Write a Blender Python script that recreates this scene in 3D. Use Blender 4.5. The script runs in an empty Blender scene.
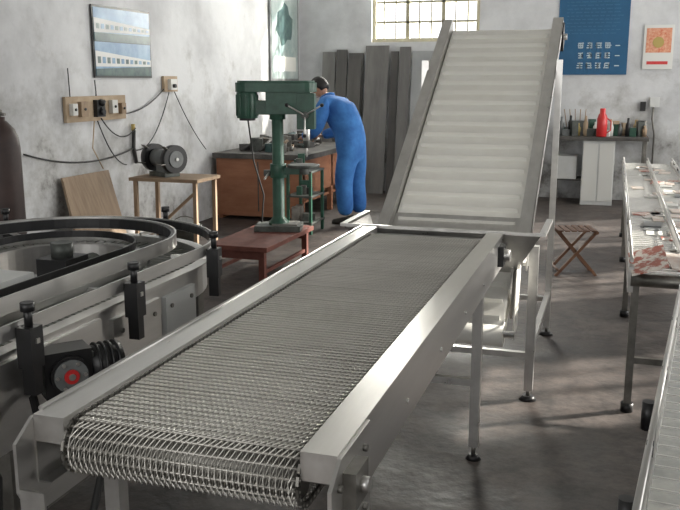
import bpy, math, random
from mathutils import Vector, Matrix, Euler
random.seed(4)
V=Vector
# ---------------------------------------------------------------- materials
def mat(name,c1,c2=None,rough=.5,metal=0.0,scale=6,bump=0.0,bscale=40,stretch=(1,1,1),lo=.35,hi=.65,rv=0.0,detail=5):
    m=bpy.data.materials.new(name); m.use_nodes=True
    nt=m.node_tree; b=nt.nodes['Principled BSDF']
    b.inputs['Roughness'].default_value=rough; b.inputs['Metallic'].default_value=metal
    c1=(*c1,1); b.inputs['Base Color'].default_value=c1
    if c2 or bump or rv:
        tc=nt.nodes.new('ShaderNodeTexCoord'); mp=nt.nodes.new('ShaderNodeMapping')
        mp.inputs['Scale'].default_value=stretch
        nt.links.new(tc.outputs['Object'],mp.inputs['Vector'])
    if c2 or rv:
        n=nt.nodes.new('ShaderNodeTexNoise'); n.inputs['Scale'].default_value=scale; n.inputs['Detail'].default_value=detail
        n.inputs['Roughness'].default_value=.65
        nt.links.new(mp.outputs[0],n.inputs['Vector'])
        r=nt.nodes.new('ShaderNodeValToRGB'); r.color_ramp.elements[0].position=lo; r.color_ramp.elements[1].position=hi
        r.color_ramp.elements[0].color=c1; r.color_ramp.elements[1].color=(*(c2 or c1[:3]),1)
        nt.links.new(n.outputs[0],r.inputs[0]); nt.links.new(r.outputs[0],b.inputs['Base Color'])
        if rv:
            mr=nt.nodes.new('ShaderNodeMapRange'); mr.inputs[1].default_value=.3; mr.inputs[2].default_value=.7
            mr.inputs[3].default_value=max(.05,rough-rv); mr.inputs[4].default_value=min(1,rough+rv)
            nt.links.new(n.outputs[0],mr.inputs[0]); nt.links.new(mr.outputs[0],b.inputs['Roughness'])
    if bump:
        n2=nt.nodes.new('ShaderNodeTexNoise'); n2.inputs['Scale'].default_value=bscale; n2.inputs['Detail'].default_value=4
        nt.links.new(mp.outputs[0],n2.inputs['Vector'])
        bp=nt.nodes.new('ShaderNodeBump'); bp.inputs['Strength'].default_value=bump; bp.inputs['Distance'].default_value=.01
        nt.links.new(n2.outputs[0],bp.inputs['Height']); nt.links.new(bp.outputs[0],b.inputs['Normal'])
    return m
STEEL=mat('stainless_steel',(.54,.53,.51),(.64,.63,.61),rough=.33,metal=.9,scale=14,rv=.06,stretch=(1,.12,1))
STEELD=mat('steel_dull',(.15,.145,.13),(.28,.27,.25),rough=.45,metal=.8,scale=8,rv=.1)
WIRE=mat('belt_wire',(.66,.64,.59),(.78,.76,.71),rough=.38,metal=.6,scale=3)
ROD=mat('belt_rod',(.46,.44,.41),(.56,.54,.50),rough=.4,metal=.7,scale=3)
DARK=mat('dark_pan',(.03,.028,.025),(.05,.045,.04),rough=.8,scale=8)
BLACK=mat('black_plastic',(.012,.012,.013),rough=.4)
RUBBER=mat('cable_rubber',(.02,.02,.02),rough=.6)
WHITEB=mat('white_belt',(.82,.80,.74),(.88,.87,.82),rough=.5,scale=4)
WHITEC=mat('white_cleat',(.86,.85,.80),rough=.45)
REDB=mat('red_paint_worn',(.11,.032,.022),(.17,.055,.038),rough=.7,scale=12)
WOODR=mat('bench_brown',(.27,.11,.055),(.36,.16,.085),rough=.6,scale=3,stretch=(1,1,4))
WOODT=mat('wood_tan',(.24,.165,.105),(.33,.24,.16),rough=.7,scale=4,stretch=(1,6,1))
WOODP=mat('wood_pale',(.34,.25,.16),(.46,.36,.25),rough=.7,scale=6)
BENCHT=mat('bench_top_grimy',(.04,.04,.04),(.11,.10,.09),rough=.6,scale=6)
GREEN=mat('machine_green',(.014,.060,.038),(.03,.10,.066),rough=.4,scale=8)
CASTI=mat('cast_iron',(.05,.055,.05),(.11,.12,.11),rough=.5,metal=.4,scale=10)
BLUEC=mat('coverall_blue',(.025,.12,.38),(.055,.22,.56),rough=.85,scale=5,bump=.6,bscale=9)
HAIR=mat('hair_black',(.012,.01,.01),rough=.6,bump=.3,bscale=80)
SKIN=mat('skin',(.42,.22,.14),(.5,.28,.19),rough=.55,scale=10)
SHOE=mat('shoe_dark',(.03,.025,.02),rough=.6)
CEIL=mat('ceiling_plaster',(.45,.45,.44),(.55,.55,.53),rough=.95,scale=1)
FRAMEW=mat('window_frame_paint',(.42,.39,.28),rough=.6)
BOARD=mat('sheet_grey',(.125,.12,.115),(.20,.195,.185),rough=.5,metal=.2,scale=2,stretch=(3,1,.5))
BOARD2=mat('sheet_dark',(.07,.066,.062),(.12,.115,.108),rough=.5,metal=.2,scale=2,stretch=(3,1,.5))
BOARD3=mat('sheet_light',(.30,.31,.31),(.38,.39,.39),rough=.5,metal=.3,scale=2)
CYLM=mat('gas_cylinder_paint',(.035,.022,.02),(.06,.035,.03),rough=.55,scale=6)
POSTB=mat('poster_blue',(.008,.08,.18),(.012,.10,.22),rough=.45,scale=2)
PAPER=mat('paper_white',(.66,.66,.63),rough=.6)
PICSKY=mat('picture_sky',(.08,.18,.33),(.22,.36,.50),rough=.35,scale=4)
PICDK=mat('picture_dark',(.025,.06,.07),(.07,.13,.12),rough=.35,scale=12)
PICGR=mat('picture_grey_green',(.22,.3,.30),(.42,.47,.46),rough=.35,scale=3)
RED=mat('thermos_red',(.55,.03,.03),rough=.3)
ORANGE=mat('orange_print',(.58,.16,.08),(.7,.42,.28),rough=.4,scale=30)
PRINT=mat('printed_wrap',(.42,.12,.08),(.74,.68,.62),rough=.3,scale=22,lo=.46,hi=.54)
PINK=mat('pale_wrap',(.48,.34,.28),(.7,.66,.6),rough=.3,scale=14)
WHITEP=mat('white_panel',(.55,.56,.55),(.64,.65,.64),rough=.5,scale=3)
GLASSY=mat('pale_tray',(.42,.43,.41),(.6,.6,.56),rough=.2,metal=.3,scale=14)
YEL=mat('yellow_plastic',(.42,.32,.10),rough=.5)
GREENP=mat('track_slats',(.10,.11,.095),(.2,.2,.17),rough=.35,metal=.3,scale=8)
BROWNC=mat('stool_wood',(.13,.06,.035),(.2,.1,.055),rough=.5,scale=9)
GRIND=mat('grinder_grey',(.13,.14,.14),(.2,.21,.21),rough=.4,scale=8)
LT=mat('poster_text',(.50,.60,.66),rough=.5)
def wallmat():
    m=mat('plaster',(.43,.435,.445),(.67,.68,.69),rough=.92,scale=.9,bump=.4,bscale=8,lo=.32,hi=.6,detail=10)
    nt=m.node_tree; b=nt.nodes['Principled BSDF']; src=b.inputs['Base Color'].links[0].from_socket
    g=nt.nodes.new('ShaderNodeNewGeometry'); sx=nt.nodes.new('ShaderNodeSeparateXYZ'); nt.links.new(g.outputs['Position'],sx.inputs[0])
    n=nt.nodes.new('ShaderNodeTexNoise'); n.inputs['Scale'].default_value=2.3; n.inputs['Detail'].default_value=9; n.inputs['Roughness'].default_value=.7
    nt.links.new(g.outputs['Position'],n.inputs['Vector'])
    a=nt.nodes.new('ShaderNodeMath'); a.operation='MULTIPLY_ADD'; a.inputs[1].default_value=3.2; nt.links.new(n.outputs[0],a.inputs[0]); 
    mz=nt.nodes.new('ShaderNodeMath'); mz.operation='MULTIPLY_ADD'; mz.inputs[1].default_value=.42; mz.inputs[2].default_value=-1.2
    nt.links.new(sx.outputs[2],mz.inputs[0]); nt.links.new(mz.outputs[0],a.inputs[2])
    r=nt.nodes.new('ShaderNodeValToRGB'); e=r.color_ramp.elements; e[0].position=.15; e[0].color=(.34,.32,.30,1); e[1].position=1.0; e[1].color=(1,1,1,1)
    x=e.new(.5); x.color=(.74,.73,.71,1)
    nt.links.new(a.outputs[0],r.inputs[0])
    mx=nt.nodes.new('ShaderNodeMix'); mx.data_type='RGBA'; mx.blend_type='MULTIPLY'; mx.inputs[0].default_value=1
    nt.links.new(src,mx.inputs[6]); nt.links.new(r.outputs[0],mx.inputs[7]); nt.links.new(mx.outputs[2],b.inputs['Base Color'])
    return m
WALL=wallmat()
def floormat():
    m=mat('concrete_floor',(.022,.019,.018),(.075,.063,.058),rough=.55,scale=.9,bump=.4,bscale=22,lo=.34,hi=.70,rv=.2,detail=12)
    nt=m.node_tree; b=nt.nodes['Principled BSDF']; src=b.inputs['Base Color'].links[0].from_socket
    g=nt.nodes.new('ShaderNodeNewGeometry')
    n=nt.nodes.new('ShaderNodeTexNoise'); n.inputs['Scale'].default_value=6; n.inputs['Detail'].default_value=11; n.inputs['Roughness'].default_value=.78
    nt.links.new(g.outputs['Position'],n.inputs['Vector'])
    r=nt.nodes.new('ShaderNodeValToRGB'); e=r.color_ramp.elements; e[0].position=.38; e[0].color=(.5,.48,.47,1); e[1].position=.64; e[1].color=(1.8,1.7,1.62,1)
    nt.links.new(n.outputs[0],r.inputs[0])
    mx=nt.nodes.new('ShaderNodeMix'); mx.data_type='RGBA'; mx.blend_type='MULTIPLY'; mx.inputs[0].default_value=1
    nt.links.new(src,mx.inputs[6]); nt.links.new(r.outputs[0],mx.inputs[7]); nt.links.new(mx.outputs[2],b.inputs['Base Color'])
    return m
FLOOR=floormat()
# ---------------------------------------------------------------- builder
class B:
    def __init__(s,name): s.name=name; s.v=[]; s.f=[]; s.fm=[]; s.sm=[]; s.mats=[]; s.M=Matrix.Identity(4)
    def mi(s,m):
        if m not in s.mats: s.mats.append(m)
        return s.mats.index(m)
    def add(s,vs,fs,m,smooth=False):
        o=len(s.v); s.v+= [s.M@V(p) for p in vs]; k=s.mi(m)
        for f in fs:
            s.f.append([o+i for i in f]); s.fm.append(k)
            s.sm.append(smooth if isinstance(smooth,bool) else len(f)<=smooth)
    def box(s,c,d,m,rot=None):
        hx,hy,hz=d[0]/2,d[1]/2,d[2]/2
        vs=[V((x,y,z)) for x in(-hx,hx) for y in(-hy,hy) for z in(-hz,hz)]
        if rot:
            R=Euler([math.radians(a) for a in rot]).to_matrix(); vs=[R@p for p in vs]
        s.add([p+V(c) for p in vs],[(0,1,3,2),(4,6,7,5),(0,4,5,1),(2,3,7,6),(0,2,6,4),(1,5,7,3)],m)
    def bb(s,a,b,m):
        s.box([(a[i]+b[i])/2 for i in range(3)],[abs(a[i]-b[i]) for i in range(3)],m)
    def cyl(s,p1,p2,r,m,r2=None,n=16):
        p1,p2=V(p1),V(p2); r2=r if r2 is None else r2
        q=(p2-p1).to_track_quat('Z','Y').to_matrix()
        vs=[]
        for p,rr in((p1,r),(p2,r2)):
            for i in range(n):
                a=2*math.pi*i/n; vs.append(p+q@V((rr*math.cos(a),rr*math.sin(a),0)))
        fs=[(i,(i+1)%n,n+(i+1)%n,n+i) for i in range(n)]+[tuple(range(n))[::-1],tuple(range(n,2*n))]
        s.add(vs,fs,m,4)
    def bar(s,p1,p2,w,h,m,up=(0,0,1)):
        p1,p2=V(p1),V(p2); d=(p2-p1).normalized(); sd=d.cross(V(up))
        if sd.length<1e-4: sd=V((1,0,0))
        sd.normalize(); u=sd.cross(d)
        vs=[p+sd*a*w/2+u*b*h/2 for p in(p1,p2) for a,b in((-1,-1),(1,-1),(1,1),(-1,1))]
        s.add(vs,[(0,1,2,3),(4,7,6,5),(0,4,5,1),(1,5,6,2),(2,6,7,3),(3,7,4,0)],m)
    def tube(s,pts,r,m,n=6,smooth=True):
        pts=[V(p) for p in pts]; vs=[]; prev=None
        for i,p in enumerate(pts):
            d=(pts[min(i+1,len(pts)-1)]-pts[max(i-1,0)]).normalized()
            if prev is None: prev=d.orthogonal().normalized()
            a=(prev-d*prev.dot(d)).normalized(); prev=a; b=d.cross(a)
            rr=r[i] if isinstance(r,(list,tuple)) else r
            for k in range(n):
                t=2*math.pi*k/n; vs.append(p+a*math.cos(t)*rr+b*math.sin(t)*rr)
        fs=[]
        for i in range(len(pts)-1):
            for k in range(n): fs.append((i*n+k,i*n+(k+1)%n,(i+1)*n+(k+1)%n,(i+1)*n+k))
        e=(len(pts)-1)*n
        fs+=[tuple(range(n))[::-1],tuple(range(e,e+n))]
        s.add(vs,fs,m,smooth)
    def prism(s,poly,vec,m,smooth=False):
        poly=[V(p) for p in poly]; vec=V(vec); n=len(poly)
        s.add(poly+[p+vec for p in poly],[tuple(range(n)),tuple(range(n,2*n))[::-1]]+[(i,(i+1)%n,n+(i+1)%n,n+i) for i in range(n)],m,smooth)
    def lathe(s,c,prof,m,n=20,axis=(0,0,1)):
        c=V(c); q=V(axis).to_track_quat('Z','Y').to_matrix(); vs=[]
        for r,z in prof:
            for i in range(n):
                a=2*math.pi*i/n; vs.append(c+q@V((max(r,.0005)*math.cos(a),max(r,.0005)*math.sin(a),z)))
        fs=[]
        for j in range(len(prof)-1):
            for i in range(n): fs.append((j*n+i,j*n+(i+1)%n,(j+1)*n+(i+1)%n,(j+1)*n+i))
        fs+=[tuple(range(n))[::-1],tuple(range((len(prof)-1)*n,len(prof)*n))]
        s.add(vs,fs,m,4)
    def finish(s,bevel=0,parent=None):
        xs=[p.x for p in s.v]; ys=[p.y for p in s.v]; zs=[p.z for p in s.v]
        o=V(((min(xs)+max(xs))/2,(min(ys)+max(ys))/2,min(zs)))
        me=bpy.data.meshes.new(s.name); me.from_pydata([p-o for p in s.v],[],s.f)
        for m in s.mats: me.materials.append(m)
        me.polygons.foreach_set('material_index',s.fm); me.polygons.foreach_set('use_smooth',s.sm)
        if len(s.f)<60000:
            import bmesh
            bm=bmesh.new(); bm.from_mesh(me); bmesh.ops.recalc_face_normals(bm,faces=bm.faces); bm.to_mesh(me); bm.free()
        ob=bpy.data.objects.new(s.name,me); ob.location=o; bpy.context.scene.collection.objects.link(ob)
        if bevel:
            bv=ob.modifiers.new('bevel','BEVEL'); bv.width=bevel; bv.segments=2; bv.limit_method='ANGLE'; bv.angle_limit=math.radians(50)
        if parent: ob.parent=parent
        return ob
# ---------------------------------------------------------------- room
XL,XR,YB,YF,ZC=-4.5,2.6,12.1,-2.6,4.3
def wall_holes(name,axis,pos,thick,a0,a1,z1,holes):
    b=B(name)
    def seg(u0,u1,z0,z1_):
        if u1-u0<1e-4 or z1_-z0<1e-4: return
        lo,hi=min(pos,pos+thick),max(pos,pos+thick)
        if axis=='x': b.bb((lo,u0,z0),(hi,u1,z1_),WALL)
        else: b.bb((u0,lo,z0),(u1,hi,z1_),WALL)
    cur=a0
    for (u0,u1,zz0,zz1) in sorted(holes):
        seg(cur,u0,0,z1); seg(u0,u1,0,zz0); seg(u0,u1,zz1,z1); cur=u1
    seg(cur,a1,0,z1); b.finish()
wall_holes('wall_left','x',XL,-.2,YF-.2,YB+.2,ZC,[])
BW=(-3.4,-1.86,2.13,3.5)
wall_holes('wall_back','y',YB,.2,XL,XR,ZC,[BW])
RW=[(1.0,2.6,1.0,3.0),(5.55,6.75,1.0,2.6),(8.1,9.1,1.0,2.4),(10.2,12.05,1.0,4.1)]
wall_holes('wall_right','x',XR,.2,YF-.2,YB+.2,ZC,RW)
FW=[(-3.6,-1.2,.9,3.2),(-.2,2.0,.9,3.2)]
wall_holes('wall_front','y',YF,-.2,XL,XR,ZC,FW)
b=B('floor'); b.bb((XL-.2,YF-.2,-.1),(XR+.2,YB+.2,0),FLOOR); b.finish()
b=B('ceiling'); b.bb((XL-.2,YF-.2,ZC),(XR+.2,YB+.2,ZC+.1),CEIL); b.finish()
def window(name,axis,pos,h,nv,nh,thick=3):
    b=B(name); u0,u1,z0,z1=h
    def seg(a,c,zz0,zz1,t=.05):
        if axis=='x': b.bb((pos-t/2,a,zz0),(pos+t/2,c,zz1),FRAMEW)
        else: b.bb((a,pos-t/2,zz0),(c,pos+t/2,zz1),FRAMEW)
    w=.05
    seg(u0,u0+w,z0,z1); seg(u1-w,u1,z0,z1); seg(u0,u1,z0,z0+w,.07); seg(u0,u1,z1-w,z1)
    for i in range(1,nv): 
        u=u0+(u1-u0)*i/nv; t=.055 if i%thick==0 else .018; seg(u-t/2,u+t/2,z0,z1,.03)
    for i in range(1,nh):
        z=z0+(z1-z0)*i/nh; seg(u0,u1,z-.014,z+.014,.03)
    b.finish()
window('window_1','y',YB+.08,BW,9,5)
for i,h in enumerate(RW): window('window_%d'%(i+2),'x',XR+.08,h,4,5 if i<3 else 3,2)
for i,h in enumerate(FW): window('window_%d'%(i+6),'y',YF-.08,h,4,3)

# ---------------------------------------------------------------- wire mesh conveyor
b=B('wire_mesh_belt_conveyor')
XA,XB=-1.055,-.545; Y0,Y1=1.47,3.80; R=.058; ZT=.889; zc=ZT-R
ltop=Y1-Y0; larc=math.pi*R
def bp(s,o):
    if s<ltop: return (Y1-s, ZT+o)
    if s<ltop+larc:
        a=(s-ltop)/R; return (Y0-(R+o)*math.sin(a), zc+(R+o)*math.cos(a))
    return (Y0+(s-ltop-larc), zc-R-o)
pitch=.0225; n=int((ltop+larc+.5)/pitch); px=.0130; nx=int((XB-XA)/px)*2
for j in range(n):
    s0=.01+j*pitch; pts=[]; wob=random.uniform(-.0010,.0010)
    for i in range(nx+1):
        up=i%2
        y,z=bp(s0+(pitch*.70 if up else -pitch*.70)+wob, .0050 if up else -.0035)
        pts.append((XA+i*px/2,y,z+wob))
    b.tube(pts,.0029,WIRE,n=4,smooth=True)
    y,z=bp(s0+pitch/2,-.001); b.tube([(XA-.012,y,z),(XB+.012,y,z)],.0030,ROD,n=6)
for x in(XA-.008,XB+.008):
    for j in range(n):
        y1,z1=bp(.01+j*pitch+.002,0); y2,z2=bp(.01+(j+1)*pitch-.002,0)
        b.bar((x,y1,z1),(x,y2,z2),.006,.014,STEELD)
b.cyl((XA,Y0,zc),(XB,Y0,zc),R-.012,STEELD,n=24)
b.cyl((XA-.09,Y0,zc),(XB+.09,Y0,zc),.013,STEEL,n=16)
b.bb((XA,Y0+.05,ZT-.034),(XB,Y1,ZT-.028),STEELD)
b.bb((XA-.01,3.82,.86),(XB+.01,3.925,.875),STEEL); b.cyl((XA,3.80,zc),(XB,3.80,zc),R-.012,STEELD,n=24)
def channel(xo,xi,y0,y1,zt,zb,t=.004):
    sgn=1 if xo>xi else -1
    b.bb((xo-sgn*t,y0,zb),(xo,y1,zt),STEEL)
    b.bb((xi,y0,zt-t),(xo-sgn*t,y1,zt),STEEL)
    b.bb((xi,y0,zt-.030),(xi+sgn*t,y1,zt-t),STEEL)
    b.bb((xo-sgn*.035,y0,zb),(xo-sgn*t,y1,zb+t),STEEL)
channel(-.46,-.535,1.42,3.92,.905,.75)
channel(-1.14,-1.065,1.42,3.92,.905,.75)
b.bb((-.535,1.42,.845),(-.464,1.425,.901),STEEL); b.bb((-1.136,1.42,.845),(-1.065,1.425,.901),STEEL)
b.cyl((-1.143,1.45,.907),(-1.143,3.9,.907),.006,STEEL,n=8)
for xs,sg in((-.46,1),(-1.14,-1)):
    b.prism([(xs,1.36,.75),(xs,1.36,.86),(xs,1.42,.9),(xs,1.62,.9),(xs,1.62,.68),(xs,1.40,.68)],(sg*.008,0,0),STEEL)
    b.box((xs+sg*.02,Y0,zc),(.03,.085,.075),STEELD); b.cyl((xs+sg*.03,Y0,zc),(xs+sg*.05,Y0,zc),.016,STEEL)
    b.bb((xs-sg*.06,1.36,.68),(xs,1.366,.76),STEEL)
    for yy,zz in((1.40,.85),(1.40,.78),(1.57,.86),(1.57,.73)): b.cyl((xs+sg*.008,yy,zz),(xs+sg*.017,yy,zz),.008,STEELD,n=6)
for i in range(5):
    y=2.0+i*.44; b.cyl((-.46,y,.80),(-.456,y,.80),.007,STEEL,n=6)
for y in(1.6,2.3,3.0,3.7): b.bb((-1.135,y-.02,.755),(-.465,y+.02,.785),STEELD)
b.bb((-1.13,1.62,.735),(-.47,3.85,.742),DARK)
for x in(-.495,-1.105):
    for y in(1.66,3.43):
        b.bb((x-.02,y-.02,.06),(x+.02,y+.02,.76),STEEL)
        b.cyl((x,y,.02),(x,y,.07),.009,STEELD); b.cyl((x,y,0),(x,y,.022),.034,BLACK,r2=.02)
for y in(1.66,3.43): b.bb((-1.105,y-.015,.33),(-.495,y+.015,.36),STEEL)
b.box((-.45,3.78,.83),(.03,.09,.09),BLACK); b.cyl((-.46,3.78,.83),(-.41,3.78,.83),.028,STEEL)
b.finish()

# ---------------------------------------------------------------- incline cleated conveyor + feed hopper
b=B('inclined_cleated_conveyor')
D=V((0,.826,.563)); N=V((0,-.563,.826)); P0=V((0,3.784,.502)); L=2.51
def ip(x,s,o): 
    p=P0+D*s+N*o; return V((x,p.y,p.z))
xa,xb=-1.08,-.43
b.prism([ip(xa,0,0),ip(xa,L,0),ip(xa,L,-.006),ip(xa,0,-.006)],(xb-xa,0,0),WHITEB)
b.prism([ip(xa,0,-.115),ip(xa,L,-.115),ip(xa,L,-.121),ip(xa,0,-.121)],(xb-xa,0,0),WHITEB)
for e in(0,L):
    b.cyl(ip(xa,e,-.06),ip(xb,e,-.06),.06,WHITEB,n=24); b.cyl(ip(xa-.05,e,-.06),ip(xb+.05,e,-.06),.016,STEEL)
k=0.03
while k<L:
    b.prism([ip(xa+.02,k,0),ip(xa+.02,k+.008,0),ip(xa+.02,k+.005,.028),ip(xa+.02,k+.001,.028)],(xb-xa-.04,0,0),WHITEC)
    b.prism([ip(xa+.02,k,-.121),ip(xa+.02,k+.008,-.121),ip(xa+.02,k+.004,-.155),ip(xa+.02,k,-.155)],(xb-xa-.04,0,0),WHITEC)
    k+=.104
for x0,x1 in((-.425,-.415),(-1.095,-1.085)):
    b.prism([ip(x0,.17,-.15),ip(x0,L+.06,-.15),ip(x0,L+.06,.06),ip(x0,.17,.06)],(x1-x0,0,0),STEEL)
b.prism([ip(-.415,.35,.052),ip(-.415,L+.06,.052),ip(-.415,L+.06,.06),ip(-.415,.35,.06)],(.055,0,0),STEEL)
b.prism([ip(-.366,.35,0),ip(-.366,L+.06,0),ip(-.366,L+.06,.06),ip(-.366,.35,.06)],(.006,0,0),STEEL)
b.prism([ip(-1.145,.35,.052),ip(-1.145,L+.06,.052),ip(-1.145,L+.06,.06),ip(-1.145,.35,.06)],(.05,0,0),STEEL)
for s in(.75,1.35,1.95,2.45):
    b.bar(ip(-.41,s,-.13),ip(-.41,s,.05),.03,.02,STEELD,up=(1,0,0))
    b.bar(ip(-1.09,s,-.06),ip(-.42,s,-.06),.03,.03,STEELD)
pb=ip(-.38,L-.03,-.03); b.box(pb,(.06,.12,.14),BLACK,rot=(34,0,0)); b.cyl(pb,pb+V((.05,0,0)),.02,STEEL)
for x in(-.34,-1.16):
    for y,zt in((4.21,.80),(5.40,1.60)):
        w_=.018 if x>-.7 and y>5 else .022
        b.bb((x-w_,y-w_,.05),(x+w_,y+w_,zt+(.12 if y>5 else 0)),STEEL)
        b.cyl((x,y,.02),(x,y,.06),.01,STEELD); b.cyl((x,y,0),(x,y,.022),.045,BLACK,r2=.028)
        xin=-.42 if x>-.7 else -1.09
        b.bb((min(x,xin),y-.02,zt-.1),(max(x,xin),y+.02,zt-.06),STEEL)
    b.bb((x-.015,4.21,.26),(x+.015,5.40,.29),STEEL)
for y in(4.21,5.40): b.bb((-1.16,y-.015,.22),(-.34,y+.015,.25),STEEL)
b.prism([(-.40,3.97,.72),(-.40,4.16,.72),(-.40,4.08,.42),(-.40,3.92,.40)],(.004,0,0),WHITEB)
def sheet(p,mm,th=.004):
    p=[V(q) for q in p]; nn=(p[1]-p[0]).cross(p[2]-p[0]).normalized()*th; b.prism(p,nn,mm)
A=[(-1.24,3.945,.90),(-.29,3.945,.90),(-.29,4.38,.90),(-1.24,4.38,.90)]
C=[(-1.10,4.02,.70),(-.41,4.02,.70),(-.41,4.14,.70),(-1.10,4.14,.70)]
sheet([A[0],A[1],C[1],C[0]],STEEL); sheet([A[1],A[2],C[2],C[1]],STEEL); sheet([A[3],A[0],C[0],C[3]],STEEL)
sheet([(-1.085,4.36,.91),(-.425,4.36,.91),(-.425,4.12,.735),(-1.085,4.12,.735)],STEEL)
b.bb((-1.26,3.935,.895),(-.27,3.95,.91),STEEL)
b.bb((-.30,3.95,.895),(-.27,4.38,.91),STEEL); b.bb((-1.26,3.95,.895),(-1.23,4.38,.91),STEEL)
b.finish()

# ---------------------------------------------------------------- U-turn conveyor
b=B('curved_track_conveyor')
cx,cy=-2.22,3.02
def upath(r,y0=1.35,y1=1.2,n=28):
    p=[(cx+r,y0)]+[(cx+r,y0+(cy-y0)*i/5) for i in range(1,5)]
    for i in range(n+1):
        a=math.pi*i/n; p.append((cx+r*math.cos(a),cy+r*math.sin(a)))
    p+=[(cx-r,cy+(y1-cy)*i/5) for i in range(1,6)]
    return p
def usweep(r0,r1,z0,z1,m):
    a=upath(r0); c=upath(r1); vs=[];k=len(a)
    for i in range(k): vs+=[(*a[i],z0),(*c[i],z0),(*c[i],z1),(*a[i],z1)]
    fs=[]
    for i in range(k-1):
        for q in range(4): fs.append((i*4+q,i*4+(q+1)%4,(i+1)*4+(q+1)%4,(i+1)*4+q))
    fs+=[(0,1,2,3),((k-1)*4,(k-1)*4+3,(k-1)*4+2,(k-1)*4+1)]
    b.add(vs,fs,m)
usweep(.36,.60,.80,.815,GREENP)
usweep(.60,.615,.72,.845,STEEL)
usweep(.345,.36,.72,.845,STEEL)
usweep(.585,.635,.845,.852,STEEL)
usweep(.33,.375,.845,.852,STEEL)
usweep(.466,.482,.905,.95,BLACK)
usweep(.482,.490,.90,.955,STEEL)
usweep(.632,.645,.895,.93,BLACK)
usweep(.645,.652,.89,.935,STEEL)
usweep(.31,.316,.89,.92,BLACK)
def uparam(r,s):
    Ls=cy-1.35
    if s<Ls: return (cx+r,1.35+s)
    a=(s-Ls)/.46
    if a<math.pi: return (cx+r*math.cos(a),cy+r*math.sin(a))
    return (cx-r,cy-(s-Ls-math.pi*.46))
s=0
while s<1.67+math.pi*.46+1.5:
    p=uparam(.37,s); q=uparam(.59,s); b.bar((*p,.818),(*q,.818),.026,.006,GREENP); s+=.036
def brk(s):
    p=V((*uparam(.655,s),0)); q=V((*uparam(.75,s),0)); d=(q-p).normalized()
    c=p+d*.025
    b.bar(c+V((0,0,.80)),c+V((0,0,.92)),.055,.05,BLACK,up=d); b.bar(c+V((0,0,.72)),c+V((0,0,.81)),.035,.04,BLACK,up=d)
    b.cyl(c+V((0,0,.92)),c+V((0,0,.975)),.012,BLACK,n=10); b.cyl(c+V((0,0,.965)),c+V((0,0,.99)),.02,BLACK,n=10)
    b.bar(c+V((0,0,.88))+d*.03,p-d*.16+V((0,0,.88)),.014,.014,STEEL)
for s in(.58,1.14,1.74,2.3,2.85,3.4,3.9): brk(s)
for x,y in((-1.62,1.9),(-1.68,3.2),(-2.75,3.2),(-2.22,3.60),(-2.75,1.8),(-1.62,1.45),(-1.90,2.3)):
    b.bb((x-.025,y-.025,.03),(x+.025,y+.025,.74),STEELD); b.cyl((x,y,0),(x,y,.04),.04,BLACK)
b.bb((-2.77,3.16,.3),(-1.66,3.2,.34),STEELD); b.bb((-1.64,1.45,.3),(-1.60,3.2,.34),STEELD)
b.bb((-2.77,2.0,.55),(-1.62,2.04,.6),STEELD); b.bb((-2.5,1.5,.5),(-1.75,3.1,.52),DARK)
b.bb((-1.612,2.42,.60),(-1.585,2.74,.80),STEEL); b.bb((-1.612,2.78,.62),(-1.585,3.02,.79),WHITEP); b.bb((-1.612,1.60,.56),(-1.59,2.36,.82),STEEL)
for y in(2.47,2.69,2.82,2.98): b.cyl((-1.585,y,.75),(-1.578,y,.75),.009,STEELD,n=6)
b.box((cx+.06,2.95,.80),(.14,.16,.16),BLACK); b.cyl((cx+.06,2.95,.88),(cx+.06,2.95,.94),.045,CASTI); b.cyl((cx+.06,3.03,.8),(cx+.06,3.17,.8),.055,CASTI)
b.bb((cx-.3,2.92,.68),(cx+.34,2.98,.71),STEELD)
b.bb((-2.10,2.22,.66),(-1.94,2.48,.93),WHITEP); b.bb((-1.94,2.24,.68),(-1.936,2.46,.91),PAPER); b.bb((-2.04,2.33,.52),(-2.0,2.37,.66),STEELD); b.cyl((-1.936,2.42,.8),(-1.925,2.42,.8),.012,BLACK)
b.M=Matrix.Translation((-1.52,2.06,.745))@Matrix.Rotation(math.radians(-40),4,'Z')
b.box((-.02,0,0),(.10,.14,.14),BLACK); b.box((-.02,0,0),(.09,.155,.11),CASTI)
b.cyl((.03,0,0),(.05,0,0),.058,BLACK,n=24); b.cyl((.05,0,0),(.056,0,0),.05,GRIND,n=24); b.cyl((.056,0,0),(.062,0,0),.022,RED,n=18); b.cyl((.062,0,0),(.066,0,0),.010,STEEL,n=12)
for a in range(6):
    t_=a*math.pi/3; b.cyl((.05,.041*math.cos(t_),.041*math.sin(t_)),(.06,.041*math.cos(t_),.041*math.sin(t_)),.006,STEEL,n=6)
b.cyl((-.02,.07,0),(-.02,.17,0),.06,BLACK,n=20)
for i in range(4): b.cyl((-.02,.09+i*.02,0),(-.02,.097+i*.02,0),.068,BLACK,n=20)
b.box((-.02,-.10,.03),(.06,.08,.06),BLACK)
b.M=Matrix.Identity(4)
b.tube([(-1.5,2.2,.68),(-1.42,2.1,.5),(-1.4,1.95,.3),(-1.36,1.8,.12),(-1.3,1.65,.02),(-1.2,1.8,.012)],.012,RUBBER)
b.tube([(-1.56,1.95,.70),(-1.44,1.85,.55),(-1.46,1.8,.35),(-1.40,1.7,.1),(-1.5,1.4,.015)],.012,RUBBER)
b.tube([(-1.6,1.7,.75),(-1.45,1.65,.6),(-1.43,1.6,.3),(-1.5,1.55,.02)],.014,RUBBER)
b.finish()

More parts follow.
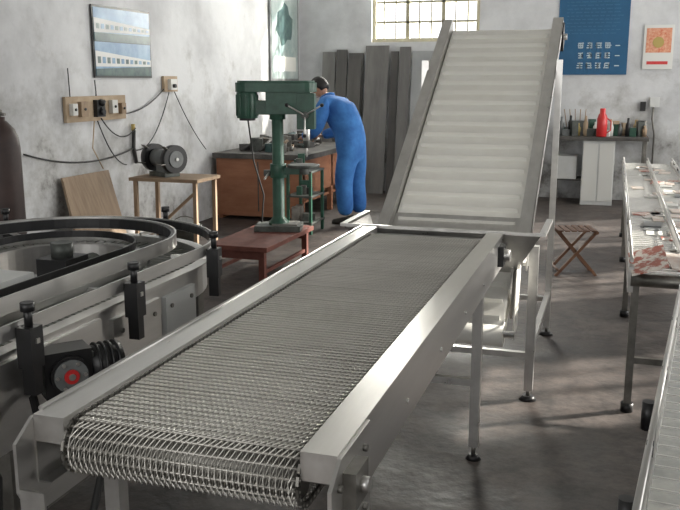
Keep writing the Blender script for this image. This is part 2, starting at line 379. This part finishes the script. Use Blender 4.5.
# ---------------------------------------------------------------- gas cylinder
b=B('gas_cylinder')
b.lathe((-3.43,4.17,0),[(.10,0),(.112,.02),(.112,1.21),(.105,1.27),(.085,1.32),(.05,1.36),(.038,1.37),(.038,1.39)],CYLM,n=28)
b.lathe((-3.43,4.17,1.39),[(.018,0),(.018,.02),(.026,.025),(.026,.04),(.01,.045)],STEELD,n=14)
b.cyl((-3.43,4.17,1.405),(-3.38,4.17,1.405),.009,STEELD); b.finish()

# ---------------------------------------------------------------- right-hand conveyors
def packs(b,x0,x1,y0,y1,z,nn,ms):
    for i in range(nn):
        x=random.uniform(x0,x1); y=random.uniform(y0,y1)
        b.box((x,y,z+.004+.004*(i%3)),(random.uniform(.06,.11),random.uniform(.1,.18),.006),random.choice(ms),rot=(0,0,random.uniform(-8,8)))
def tray_conveyor(name,x0,x1,y0,y1,z,legs,M=None):
    b=B(name)
    if M: b.M=M
    for x in(x0,x1):
        b.bb((x-.012,y0,z-.09),(x+.012,y1,z+.03),STEEL)
        b.cyl((x,y0,z+.055),(x,y1,z+.055),.008,STEEL,n=8)
        y=y0+.1
        while y<y1:
            b.bb((x-.008,y-.012,z+.02),(x+.008,y+.012,z+.06),BLACK); y+=.55
    xm=(x0+x1)/2
    b.bb((xm-.012,y0,z-.02),(xm+.012,y1,z+.03),STEEL); b.cyl((xm,y0,z+.055),(xm,y1,z+.055),.006,STEEL,n=8)
    b.bb((x0,y0,z-.012),(x1,y1,z),GLASSY)
    y=y0
    while y<y1: b.bb((x0+.012,y,z),(x1-.012,y+.004,z+.004),STEEL); y+=.06
    b.cyl((x0,y0,z-.03),(x1,y0,z-.03),.03,STEELD)
    for y in legs:
        for x in(x0+.03,x1-.03):
            b.bb((x-.018,y-.018,.04),(x+.018,y+.018,z-.05),STEELD); b.cyl((x,y,0),(x,y,.045),.03,BLACK)
        b.bb((x0+.03,y-.012,.25),(x1-.03,y+.012,.28),STEELD)
    return b
b=tray_conveyor('packing_conveyor',.11,.58,3.95,9.4,.75,(4.2,6.0,7.9,9.2))
packs(b,.18,.52,4.1,5.0,.75,16,[PRINT,PRINT,PINK,PINK,GLASSY]); packs(b,.18,.52,5.0,9.2,.75,46,[PRINT,PINK,PINK,GLASSY,GLASSY,GRIND,PAPER])
b.box((.18,4.02,.80),(.16,.24,.006),PRINT,rot=(14,-18,0)); b.box((.34,4.05,.79),(.16,.2,.006),PINK,rot=(10,8,12))
b.finish()
b=tray_conveyor('packing_conveyor',.0,.5,0,2.3,.75,(.35,1.9),Matrix.Translation((.05,1.25,0))@Matrix.Rotation(math.radians(-6),4,'Z'))
packs(b,.07,.43,.2,2.2,.75,26,[PINK,PINK,GLASSY,GLASSY,GRIND,ROD])
for yy in(.5,1.1): b.cyl((-.03,yy,.66),(-.03,yy,.74),.018,BLACK); b.cyl((-.03,yy,.7),(.0,yy,.7),.008,STEELD)
b.finish()

# ---------------------------------------------------------------- folding stool
b=B('folding_stool'); b.M=Matrix.Translation((-.27,7.3,0))@Matrix.Rotation(math.radians(15),4,'Z')
for y in(-.13,.13):
    b.bar((-.17,y,.0),(.15,y,.37),.022,.03,BROWNC,up=(0,1,0)); b.bar((.17,y*.85,.0),(-.15,y*.85,.37),.022,.03,BROWNC,up=(0,1,0))
for x in(-.15,.15): b.cyl((x,-.16,.37),(x,.16,.37),.014,BROWNC)
for x in(-.14,.14): b.cyl((x,-.14,.04),(x,.14,.04),.01,BROWNC)
for i in range(6): b.bb((-.16+i*.054,-.14,.375),(-.12+i*.054,.14,.385),BROWNC)
b.finish()

# ---------------------------------------------------------------- right back workbench + things
b=B('workbench_white')
b.bb((-.75,11.45,.84),(.42,12.05,.88),BENCHT); b.bb((-.38,11.5,0),(.02,12.0,.84),WHITEP)
b.bb((-.37,11.49,.05),(-.19,11.5,.8),PAPER); b.bb((-.17,11.49,.05),(.01,11.5,.8),PAPER)
for x in(-.72,.38): 
    for y in(11.5,12.0): b.bb((x-.02,y-.02,0),(x+.02,y+.02,.84),STEELD)
b.bb((-.72,11.6,.3),(-.38,12.0,.32),BENCHT)
b.bb((-.70,11.6,.32),(-.45,11.95,.62),WHITEP); b.finish(.003)
b=B('thermos_flask'); b.lathe((-.16,11.55,.885),[(.06,0),(.065,.01),(.065,.23),(.05,.28),(.035,.30),(.035,.35),(.03,.36)],RED)
b.tube([(-.10,11.55,.93),(-.05,11.55,.97),(-.05,11.55,1.08),(-.10,11.55,1.12)],.008,RED); b.finish()
b=B('bench_supplies')
cols=[GREEN,PAPER,BLACK,WOODT,GRIND,CASTI,WOODP,STEELD,WHITEP,WOODP,GRIND,YEL]
for i in range(44):
    x=-.72+(i%22)*.052+random.uniform(-.01,.01); y=random.uniform(11.66,11.98) 
    h=random.uniform(.08,.26); m_=random.choice(cols)
    if i%2: b.lathe((x,y,.882),[(.028,0),(.032,h*.65),(.016,h*.8),(.016,h),(.008,h+.005)],m_,n=10)
    else: b.box((x,y,.882+h*.4),(.08,.09,h*.8),m_,rot=(0,0,random.uniform(-20,20)))
for i in range(5): b.cyl((-.6+i*.05,11.9,.882),(-.66+i*.07,11.93,1.22),.006,WOODT,n=6)
b.finish()

# ---------------------------------------------------------------- leaning sheets on back wall
b=B('leaning_sheet_panels')
def lean(x0,x1,h,m,off=.0,th=.02):
    b.prism([(x0,11.80-off,0),(x0,11.80-off+th,0),(x0,12.06-off*.3,h),(x0,12.06-off*.3-th,h)],(x1-x0,0,0),m)
lean(-4.12,-3.92,2.0,BOARD); lean(-3.90,-3.74,2.03,BOARD2,.03); lean(-3.72,-3.5,1.98,BOARD2); lean(-3.46,-3.12,2.08,BOARD,.06); lean(-3.09,-2.98,2.0,BOARD2,.02); lean(-2.96,-2.80,2.06,BOARD,.08); lean(-2.78,-2.40,2.0,BOARD3,.02); lean(-3.72,-3.52,1.9,BOARD2,.10)
b.finish()

# ---------------------------------------------------------------- posters
def strokes(b,x,z,s,m):
    for k in range(6):
        hor=k%2==0
        w,h=(s*random.uniform(.6,.95),s*.15) if hor else (s*.15,s*random.uniform(.5,.95))
        dx=random.uniform(-.06,.06)*s if hor else random.choice((-.3,0,.3))*s
        dz=(-.35+.35*(k//2))*s if hor else random.uniform(-.06,.06)*s
        b.bb((x+dx-w/2,YB-.017,z+dz-h/2),(x+dx+w/2,YB-.014,z+dz+h/2),m)
b=B('blue_wall_poster'); b.bb((-.80,YB-.014,1.67),(.10,YB-.005,2.95),POSTB)
for row,z in enumerate((1.79,1.92,2.05)):
    for i in range(4): strokes(b,-.50+i*.115,z,.085,LT)
    b.bb((-.06,YB-.017,z-.01),(.0,YB-.014,z+.002),LT)
FT=mat('poster_faint_text',(.03,.13,.24),rough=.5)
for r in range(16):
    x=-.70
    while x<-.05:
        w_=random.uniform(.02,.09); b.bb((x,YB-.016,2.2+r*.045),(x+w_,YB-.014,2.212+r*.045),FT); x+=w_+.02
b.finish()
b=B('small_wall_poster'); b.bb((.29,YB-.013,1.74),(.66,YB-.005,2.3),PAPER); b.bb((.32,YB-.015,1.95),(.63,YB-.013,2.26),ORANGE); b.cyl((.47,YB-.018,2.08),(.47,YB-.015,2.08),.07,YEL); b.bb((.34,YB-.015,1.8),(.6,YB-.013,1.84),RED); b.finish()
b=B('framed_building_poster'); X0=XL+.012
b.bb((X0,6.76,1.62),(X0+.012,7.76,2.26),BLACK); b.bb((X0+.012,6.78,1.95),(X0+.015,7.74,2.24),PICSKY); b.bb((X0+.012,6.78,1.64),(X0+.015,7.74,1.94),PICSKY)
b.prism([(X0+.0155,6.78,2.02),(X0+.0155,7.74,2.04),(X0+.0155,7.74,2.09),(X0+.0155,6.78,2.15)],(.002,0,0),WHITEP)
b.prism([(X0+.0155,6.78,1.72),(X0+.0155,7.74,1.73),(X0+.0155,7.74,1.79),(X0+.0155,6.78,1.86)],(.002,0,0),WHITEP)
b.prism([(X0+.0155,6.78,1.64),(X0+.0155,7.74,1.64),(X0+.0155,7.74,1.73),(X0+.0155,6.78,1.70)],(.003,0,0),PICDK); b.bb((X0+.015,6.78,1.945),(X0+.019,7.74,2.02),PICDK)
for i in range(12):
    y=6.81+i*.078; b.bb((X0+.0175,y,2.055),(X0+.019,y+.05,2.10-.002*i),PICSKY if i%2 else PICDK); b.bb((X0+.0175,y,1.75),(X0+.019,y+.05,1.81-.003*i),[PICDK,PICSKY][i%2])
b.finish()
b=B('framed_map_poster')
b.bb((X0,10.9,1.56),(X0+.015,11.98,2.95),GRIND); b.bb((X0+.015,10.95,1.62),(X0+.018,11.93,2.92),PICGR); b.bb((X0+.018,11.05,1.72),(X0+.02,11.85,1.92),PAPER)
b.prism([(X0+.018,11.42+(.30+.05*math.sin(i*2.3))*math.cos(i*math.pi/8),2.35+(.26+.05*math.cos(i*1.7))*math.sin(i*math.pi/8)) for i in range(16)],(.003,0,0),PICDK)
b.bb((X0+.018,11.1,2.72),(X0+.02,11.8,2.77),PICSKY); b.finish()

# ---------------------------------------------------------------- switch boards and cables
b=B('electrical_switch_board'); X1=XL+.008
b.bb((X1,6.28,1.24),(X1+.03,7.22,1.46),WOODP)
for y,z,w,h,m_ in((6.36,1.35,.07,.1,PAPER),(6.5,1.35,.1,.13,WOODT),(6.75,1.35,.13,.15,BLACK),(6.98,1.36,.09,.12,PAPER),(7.13,1.34,.07,.1,WOODT)):
    b.bb((X1+.03,y-w/2,z-h/2),(X1+.07,y+w/2,z+h/2),m_); b.cyl((X1+.07,y,z),(X1+.08,y,z),.012,BLACK,n=8)
b.cyl((X1+.07,6.75,1.32),(X1+.1,6.75,1.32),.03,BLACK); b.cyl((X1+.07,6.75,1.38),(X1+.09,6.75,1.42),.03,BLACK)
b.bb((X1,7.98,1.48),(X1+.03,8.26,1.64),WOODP); b.bb((X1+.03,8.05,1.5),(X1+.07,8.18,1.61),PAPER); b.cyl((X1+.07,8.1,1.54),(X1+.1,8.1,1.54),.02,BLACK)
b.finish()
b=B('wall_cables')
def droop(p,q,sag,r=.008,n=14,m=RUBBER):
    p,q=V(p),V(q); b.tube([p.lerp(q,i/n)-V((0,0,sag*4*(i/n)*(1-i/n))) for i in range(n+1)],r,m)
w=XL+.03
droop((w,5.7,1.02),(w,7.35,.95),.10); droop((w,7.35,.93),(w,8.1,1.5),.18,.006); droop((w,7.0,1.3),(w,8.05,1.55),.10,.006); droop((w,6.75,1.24),(w,7.2,.8),.1,.006)
droop((w+.02,6.78,1.26),(w+.02,7.36,1.14),.12,.006); droop((w,6.35,1.7),(w,6.36,1.42),.0,.005); b.tube([(w,6.74,2.2-.6),(w,6.75,1.5),(w,6.75,1.42)],.006,RUBBER)
droop((w,8.2,1.48),(w,8.9,.82),.05,.005); b.tube([(w,7.36,1.12),(w,7.34,.95),(w,7.38,.8)],.02,BLACK); b.tube([(w,7.35,1.18),(w,7.35,1.12)],.02,YEL); b.tube([(w,6.7,1.24),(w,6.65,1.0),(w,6.8,.8)],.006,WOODP)
b.finish()
b=B('wall_socket_pipe'); b.bb((.42,YB-.04,1.25),(.54,YB-.005,1.38),WHITEP); b.tube([(.47,YB-.03,1.25),(.46,YB-.03,1.1),(.5,YB-.03,.9),(.5,YB-.03,.3)],.012,STEELD); b.bb((.3,YB-.05,1.2),(.37,YB-.005,1.32),BLACK); b.finish()

b=B('leaning_board'); b.prism([(-4.19,6.0,0),(-4.19,6.75,0),(-4.47,6.85,.78),(-4.47,6.15,.78)],(.022,0,.005),WOODT); b.finish()

# ---------------------------------------------------------------- grinder stand + grinder
b=B('grinder_stand')
b.bb((-4.10,6.62,.72),(-3.42,7.08,.75),WOODT)
for x in(-4.06,-3.47):
    for y in(6.66,7.04): b.bar((x,y,0),(x*.998,y,.72),.035,.035,WOODT,up=(0,1,0))
b.bar((-4.06,6.66,.12),(-3.48,6.66,.62),.025,.025,WOODT)
b.finish(.003)
b=B('bench_grinder'); b.M=Matrix.Translation((-3.86,6.84,.75))@Matrix.Rotation(math.radians(-25),4,'Z')
b.box((0,0,.02),(.24,.16,.04),CASTI); b.box((0,0,.07),(.12,.09,.1),GRIND)
b.cyl((-.11,0,.16),(.11,0,.16),.08,GRIND,n=24)
for sx in(-1,1):
    b.cyl((sx*.12,0,.16),(sx*.18,0,.16),.125,BLACK,n=28); b.cyl((sx*.18,0,.16),(sx*.19,0,.16),.075,GRIND,n=20); b.cyl((sx*.19,0,.16),(sx*.205,0,.16),.015,STEEL,n=8)
    b.box((sx*.15,-.14,.12),(.07,.05,.008),STEELD); b.box((sx*.15,-.09,.26),(.06,.06,.006),STEELD,rot=(-35,0,0))
b.finish()
b=B('bucket'); b.lathe((-3.75,7.0,0),[(.10,0),(.14,.26),(.15,.265),(.15,.275),(.13,.27),(.10,.03)],CASTI,n=20); b.tube([(-3.75+.145*math.cos(a*math.pi/8),7.0,.26+.1*math.sin(a*math.pi/8)) for a in range(9)],.005,STEELD); b.finish()

# ---------------------------------------------------------------- brown workbench
b=B('wooden_workbench')
x0,x1,y0,y1=-4.42,-3.34,9.05,11.1
b.bb((x0-.03,y0-.04,.71),(x1+.05,y1,.77),BENCHT)
b.bb((x0,y0,.04),(x1,y0+.03,.71),WOODR); b.bb((x1-.03,y0,.30),(x1,y1,.71),WOODR); b.bb((x0,y0+.02,0),(x0+.05,y1,.71),WOODR)
for y in(y0+.03,10.1,y1-.05): b.bb((x1-.06,y-.03,0),(x1,y+.03,.71),WOODR)
b.bb((x0,y0+.03,.2),(x1-.03,y1,.23),WOODR)
b.bb((-3.9,y0-.004,.1),(-3.885,y0,.68),BENCHT)
b.finish(.003)
b=B('bench_clutter')
for i in range(80):
    x=random.uniform(-4.30,-3.66); y=random.uniform(9.15,10.9); h=random.uniform(.03,.17)
    r=random.random(); m_=random.choice([BENCHT,CASTI,STEELD,BENCHT,GRIND,BLACK,STEELD,PICDK,WOODT])
    if r<.5: b.box((x,y,.772+h/2),(random.uniform(.05,.16),random.uniform(.05,.16),h),m_,rot=(0,0,random.uniform(0,90)))
    elif r<.75: b.cyl((x,y,.772+.02),(min(x+random.uniform(-.15,.2),-3.62),y+random.uniform(.1,.4),.772+.02+random.choice((0,0,.12))),.018,m_,n=10)
    else: b.lathe((x,y,.772),[(.04,0),(.045,h*.8),(.03,h),(.028,h)],m_,n=12)
b.finish()
b=B('tool_rack')
for x in(-3.24,-2.99):
    for y in(8.32,8.70): b.bb((x-.015,y-.015,0),(x+.015,y+.015,.66),GREEN)
for z in(.12,.4,.66): b.bb((-3.26,8.30,z-.01),(-2.97,8.72,z+.01),CASTI)
for i in range(12):
    z=(.13,.41,.67)[i%3]; h=random.uniform(.06,.17); x=random.uniform(-3.2,-3.04); y=random.uniform(8.37,8.64)
    b.box((x,y,z+h/2),(random.uniform(.05,.1),random.uniform(.06,.14),h),random.choice([CASTI,GREEN,STEELD,BLACK,BENCHT]),rot=(0,0,random.uniform(0,20)))
b.finish(.002)

# ---------------------------------------------------------------- drill press on low table
b=B('low_red_table')
b.bb((-3.06,6.05,.27),(-2.54,7.15,.31),REDB)
for x in(-3.02,-2.6):
    for y in(6.1,7.08): b.bb((x-.025,y-.025,0),(x+.025,y+.025,.27),REDB)
    b.bb((x-.012,6.1,.08),(x+.012,7.08,.11),REDB)
for y in(6.1,7.08): b.bb((-3.02,y-.012,.2),(-2.6,y+.012,.27),REDB)
b.finish(.003)
b=B('drill_press'); b.M=Matrix.Translation((-2.76,6.86,.31))@Matrix.Rotation(math.radians(14),4,'Z')
b.box((.0,0,.025),(.40,.27,.05),CASTI); b.box((.06,0,.055),(.22,.2,.02),STEELD)
b.lathe((0,0,.05),[(.09,0),(.09,.02),(.065,.05),(.053,.07),(.050,1.02),(.0,1.02)],GREEN,n=24)
hs=[]
for i in range(9):
    a=math.pi/2+math.pi*i/8; hs.append((-.26+.10*math.cos(a),.10*math.sin(a)))
for i in range(9):
    a=-math.pi/2+math.pi*i/8; hs.append((.25+.09*math.cos(a),.09*math.sin(a)))
b.prism([(x,y,1.19) for x,y in hs],(0,0,.08),GREEN)
b.prism([(x*.95,y*.9,1.27) for x,y in hs],(0,0,.015),GREEN)
b.box((.10,0,1.10),(.38,.15,.19),GREEN); b.box((.25,0,1.03),(.15,.16,.30),GREEN)
b.cyl((-.26,0,.97),(-.26,0,1.19),.09,GREEN,n=24); b.cyl((-.26,0,.95),(-.26,0,.97),.07,BLACK,n=20)
for i in range(12):
    a=i*math.pi/6; b.box((-.26+.092*math.cos(a),.092*math.sin(a),1.08),(.012,.012,.18),GREEN,rot=(0,0,math.degrees(a)))
b.box((-.12,0,1.06),(.16,.10,.12),GREEN); b.cyl((0,0,.96),(0,0,1.19),.07,GREEN,n=20)
b.cyl((.25,0,.78),(.25,0,.90),.030,STEEL); b.cyl((.25,0,.72),(.25,0,.78),.022,CASTI,r2=.03); b.cyl((.25,0,.64),(.25,0,.72),.006,STEEL)
b.cyl((.25,-.08,1.0),(.25,-.14,1.0),.03,CASTI)
for a in(30,150,270):
    a=math.radians(a); e=V((.25+.17*math.cos(a),-.17,1.0+.17*math.sin(a))); b.cyl((.25,-.13,1.0),e,.007,STEEL,n=8); b.lathe(e-V((0,.0,.015)),[(.01,0),(.018,.015),(.01,.03)],BLACK,n=10)
b.cyl((0,0,.46),(0,0,.58),.072,GREEN,n=20); b.box((.1,0,.52),(.18,.08,.06),GREEN); b.cyl((.22,0,.55),(.22,0,.575),.14,CASTI,n=28); b.cyl((.22,0,.49),(.22,0,.55),.05,CASTI)
b.box((-.08,0,.50),(.09,.05,.05),CASTI); b.cyl((-.08,-.02,.5),(-.10,-.14,.46),.01,STEEL)
b.tube([(-.26,.02,.96),(-.22,.04,.6),(-.14,.06,.3),(-.17,.1,.02)],.008,RUBBER)
b.finish(.003)

# ---------------------------------------------------------------- worker
W=bpy.data.objects.new('worker',None); W.location=(-2.81,9.2,0); bpy.context.scene.collection.objects.link(W)
W.rotation_euler=(0,0,math.radians(163))   # local +X is facing direction
def skin_obj(name,verts,edges,radii,root,m,lv=2):
    me=bpy.data.meshes.new(name); me.from_pydata(verts,edges,[]); me.materials.append(m)
    ob=bpy.data.objects.new(name,me); bpy.context.scene.collection.objects.link(ob); ob.parent=W
    sk=ob.modifiers.new('skin','SKIN'); sk.use_smooth_shade=True; sk.branch_smoothing=.4
    if not me.skin_vertices: me.skin_vertices.new()
    for i,r in enumerate(radii):
        sv=me.skin_vertices[0].data[i]; sv.radius=(r,r) if not isinstance(r,tuple) else r; sv.use_root=(i==root)
    ss=ob.modifiers.new('sub','SUBSURF'); ss.levels=lv; ss.render_levels=lv
    return ob
vs=[(-.05,0,.88),(.02,0,1.04),(.13,0,1.21),(.25,0,1.33),(.33,0,1.39)]
rs=[.225,.21,.23,.185,.085]
ed=[(0,1),(1,2),(2,3),(3,4)]
for sg in(1,-1):
    o=len(vs)
    vs+=[(.23,sg*.18,1.33),(.26,sg*.26,1.20),(.29,sg*.29,1.05),(.42,sg*.23,1.00),(.53,sg*.17,.965)]
    rs+=[.11,.10,.085,.07,.056]; ed+=[(3,o),(o,o+1),(o+1,o+2),(o+2,o+3),(o+3,o+4)]
    o=len(vs)
    vs+=[(-.02,sg*.11,.74),(.01,sg*.12,.60),(.02,sg*.13,.45),(-.005,sg*.135,.27),(-.015,sg*.14,.085)]
    rs+=[.13,.12,.106,.10,.10]; ed+=[(0,o),(o,o+1),(o+1,o+2),(o+2,o+3),(o+3,o+4)]
skin_obj('coverall',vs,ed,rs,0,BLUEC)
skin_obj('neck',[(.31,0,1.35),(.37,0,1.42),(.41,0,1.47)],[(0,1),(1,2)],[.06,.052,.05],0,SKIN)
def child(bld,**k):
    ob=bld.finish(**k); mw=ob.location.copy(); ob.parent=W; ob.location=mw; return ob
b=B('collar'); b.tube([(.335+.062*math.cos(a*math.pi/8),.072*math.sin(a*math.pi/8),1.415-.03*math.cos(a*math.pi/8)) for a in range(17)],.022,BLUEC,n=8); child(b)
def ellipsoid(b,c,r,m,tilt=0,n=20,k=14,fn=None):
    R=Matrix.Rotation(math.radians(tilt),3,'Y'); vs=[];fs=[]
    for j in range(k+1):
        ph=math.pi*j/k
        for i in range(n):
            th=2*math.pi*i/n; p=V((math.sin(ph)*math.cos(th),math.sin(ph)*math.sin(th),math.cos(ph)))
            if fn: p=fn(p)
            vs.append(V(c)+R@V((p.x*r[0],p.y*r[1],p.z*r[2])))
    for j in range(k):
        for i in range(n): fs.append((j*n+i,j*n+(i+1)%n,(j+1)*n+(i+1)%n,(j+1)*n+i))
    b.add(vs,fs,m,True)
H=V((.44,0,1.51)); T=42
R3=Matrix.Rotation(math.radians(T),3,'Y')
def hp(x,y,z): return H+R3@V((x,y,z))
def jaw(p):
    q=p.copy()
    if q.z<0: q.x=q.x*(1+.18*q.z)+.12*(-q.z)*(1 if q.x>0 else .2); q.y*=1+.28*q.z
    return q
b=B('head'); ellipsoid(b,H,(.092,.074,.112),SKIN,T,fn=jaw)
b.tube([hp(.088,0,.02),hp(.100,0,-.008),hp(.110,0,-.026),hp(.092,0,-.034)],[.006,.008,.011,.007],SKIN,n=8)
for sg in(1,-1):
    ellipsoid(b,hp(.080,sg*.030,.010),(.010,.013,.007),PAPER,T,n=10,k=6); ellipsoid(b,hp(.088,sg*.030,.010),(.004,.005,.005),BLACK,T,n=8,k=6)
    b.tube([hp(.083,sg*.048,.026),hp(.090,sg*.03,.031),hp(.091,sg*.012,.027)],.004,HAIR,n=6)
    ellipsoid(b,hp(-.002,sg*.078,-.006),(.018,.009,.030),SKIN,T,n=12,k=8)
b.tube([hp(.082,.022,-.058),hp(.092,0,-.056),hp(.082,-.022,-.058)],.005,mat('lips',(.35,.12,.1),rough=.5),n=6)
child(b)
def hairf(p):
    q=p.copy()
    if q.z<-.15 and q.x>-.2: q=q*.80
    if q.z<-.05 : q.z=max(q.z,-.62 if q.x<0 else -.1)
    if q.x>.55 and q.z<.45: q=q*.82
    return q
b=B('hair'); ellipsoid(b,hp(-.010,0,.014),(.108,.09,.122),HAIR,T,n=28,k=20,fn=hairf); child(b)
for sg in(1,-1):
    b=B('shoe_left' if sg>0 else 'shoe_right')
    y=sg*.14
    out=[(-.10,-.035),(-.115,0),(-.10,.035),(0,.042),(.10,.05),(.15,.035),(.17,0),(.15,-.035),(.10,-.045),(0,-.038)]
    n_=len(out); A0=[(x,y+q,.0) for x,q in out]; A1=[(x,y+q,.03) for x,q in out]
    A2=[(x*.9-.005,y+q*.85,.05 if x>.08 else .085) for x,q in out]
    b.add(A0+A1+A2,[tuple(range(n_))[::-1]]+[(r_*n_+i,r_*n_+(i+1)%n_,(r_+1)*n_+(i+1)%n_,(r_+1)*n_+i) for r_ in(0,1) for i in range(n_)]+[tuple(range(2*n_,3*n_))],SHOE,True); child(b)
for sg in(1,-1):
    wv=V((.53,sg*.17,.965)); d=V((.85,-sg*.35,-.25)).normalized(); side=V((.35,sg*.93,0)).normalized(); dn=d.cross(side).normalized()
    if dn.z>0: dn=-dn
    nm='left' if sg>0 else 'right'
    pal=[wv,wv+d*.03,wv+d*.06,wv+d*.085]
    skin_obj('palm_'+nm,[tuple(p) for p in pal]+[tuple(pal[2]+side*.02),tuple(pal[2]-side*.02),tuple(pal[3]+side*.024),tuple(pal[3]-side*.024)],[(0,1),(1,2),(2,3),(2,4),(2,5),(4,6),(5,7)],[.028,.028,.022,.018,.018,.018,.014,.014],0,SKIN,lv=1)
    for k,(off,ln) in enumerate(((-.030,.9),(-.010,1.0),(.010,.94),(.030,.76))):
        p=wv+d*.078+side*off; f1=p+d*.035*ln+dn*.008; f2=f1+d*.016*ln+dn*.022*ln; f3=f2-d*.006+dn*.018*ln
        skin_obj('finger_%s_%d'%(nm,k+1),[tuple(p),tuple(f1),tuple(f2),tuple(f3)],[(0,1),(1,2),(2,3)],[.0095,.009,.0085,.0075],0,SKIN,lv=1)
    p=wv+d*.03-side*.026; f1=p-side*.02+d*.022+dn*.01; f2=f1+d*.028+dn*.014
    skin_obj('thumb_'+nm,[tuple(p),tuple(f1),tuple(f2)],[(0,1),(1,2)],[.013,.011,.009],0,SKIN,lv=1)
b=B('held_rod'); b.cyl((.615,-.22,.915),(.63,.28,.915),.014,STEELD); child(b)

# ---------------------------------------------------------------- lights
def area(name,loc,rot,sx,sy,e,c):
    l=bpy.data.lights.new(name,'AREA'); l.shape='RECTANGLE'; l.size=sx; l.size_y=sy; l.energy=e; l.color=c
    o=bpy.data.objects.new(name,l); o.location=loc; o.rotation_euler=[math.radians(a) for a in rot]; bpy.context.scene.collection.objects.link(o)
cold=(1.0,.985,.955)
area('window_fill_1',((BW[0]+BW[1])/2,YB+.25,(BW[2]+BW[3])/2),(-90,0,0),1.5,1.3,260,(1,.98,.90))
for i,((a,c_,z0,z1),e) in enumerate(zip(RW,(20,125,120,100))): area('window_fill_%d'%(i+2),(XR+.3,(a+c_)/2,(z0+z1)/2),(0,90,0),z1-z0,c_-a,e,cold)
for i,((a,c_,z0,z1),e) in enumerate(zip(FW,(75,45))): area('window_fill_%d'%(i+6),((a+c_)/2,YF-.3,(z0+z1)/2),(90,0,0),c_-a,z1-z0,e,cold)  # fill lamps added behind the camera, at unseen front-wall windows
sl=bpy.data.lights.new('sun','SUN'); sl.energy=15; sl.angle=.03; sl.color=(1,.95,.86)
so=bpy.data.objects.new('sun',sl); el=math.radians(25)
dv=V((-.85*math.cos(el),-.53*math.cos(el),-math.sin(el))); so.rotation_euler=dv.to_track_quat('-Z','Y').to_euler(); so.location=(6,14,6); bpy.context.scene.collection.objects.link(so)
wd=bpy.data.worlds.new('world'); bpy.context.scene.world=wd; wd.use_nodes=True
wd.node_tree.nodes['Background'].inputs[0].default_value=(.97,.98,1,1); wd.node_tree.nodes['Background'].inputs[1].default_value=1.4
# ---------------------------------------------------------------- camera
c=bpy.data.cameras.new('camera'); c.lens=45; c.sensor_width=36; co=bpy.data.objects.new('camera',c)
co.location=(0,0,1.6); co.rotation_euler=(math.radians(90-11.63),0,math.radians(17.76)); bpy.context.scene.collection.objects.link(co)
bpy.context.scene.camera=co
bpy.context.scene.view_settings.view_transform='Standard'
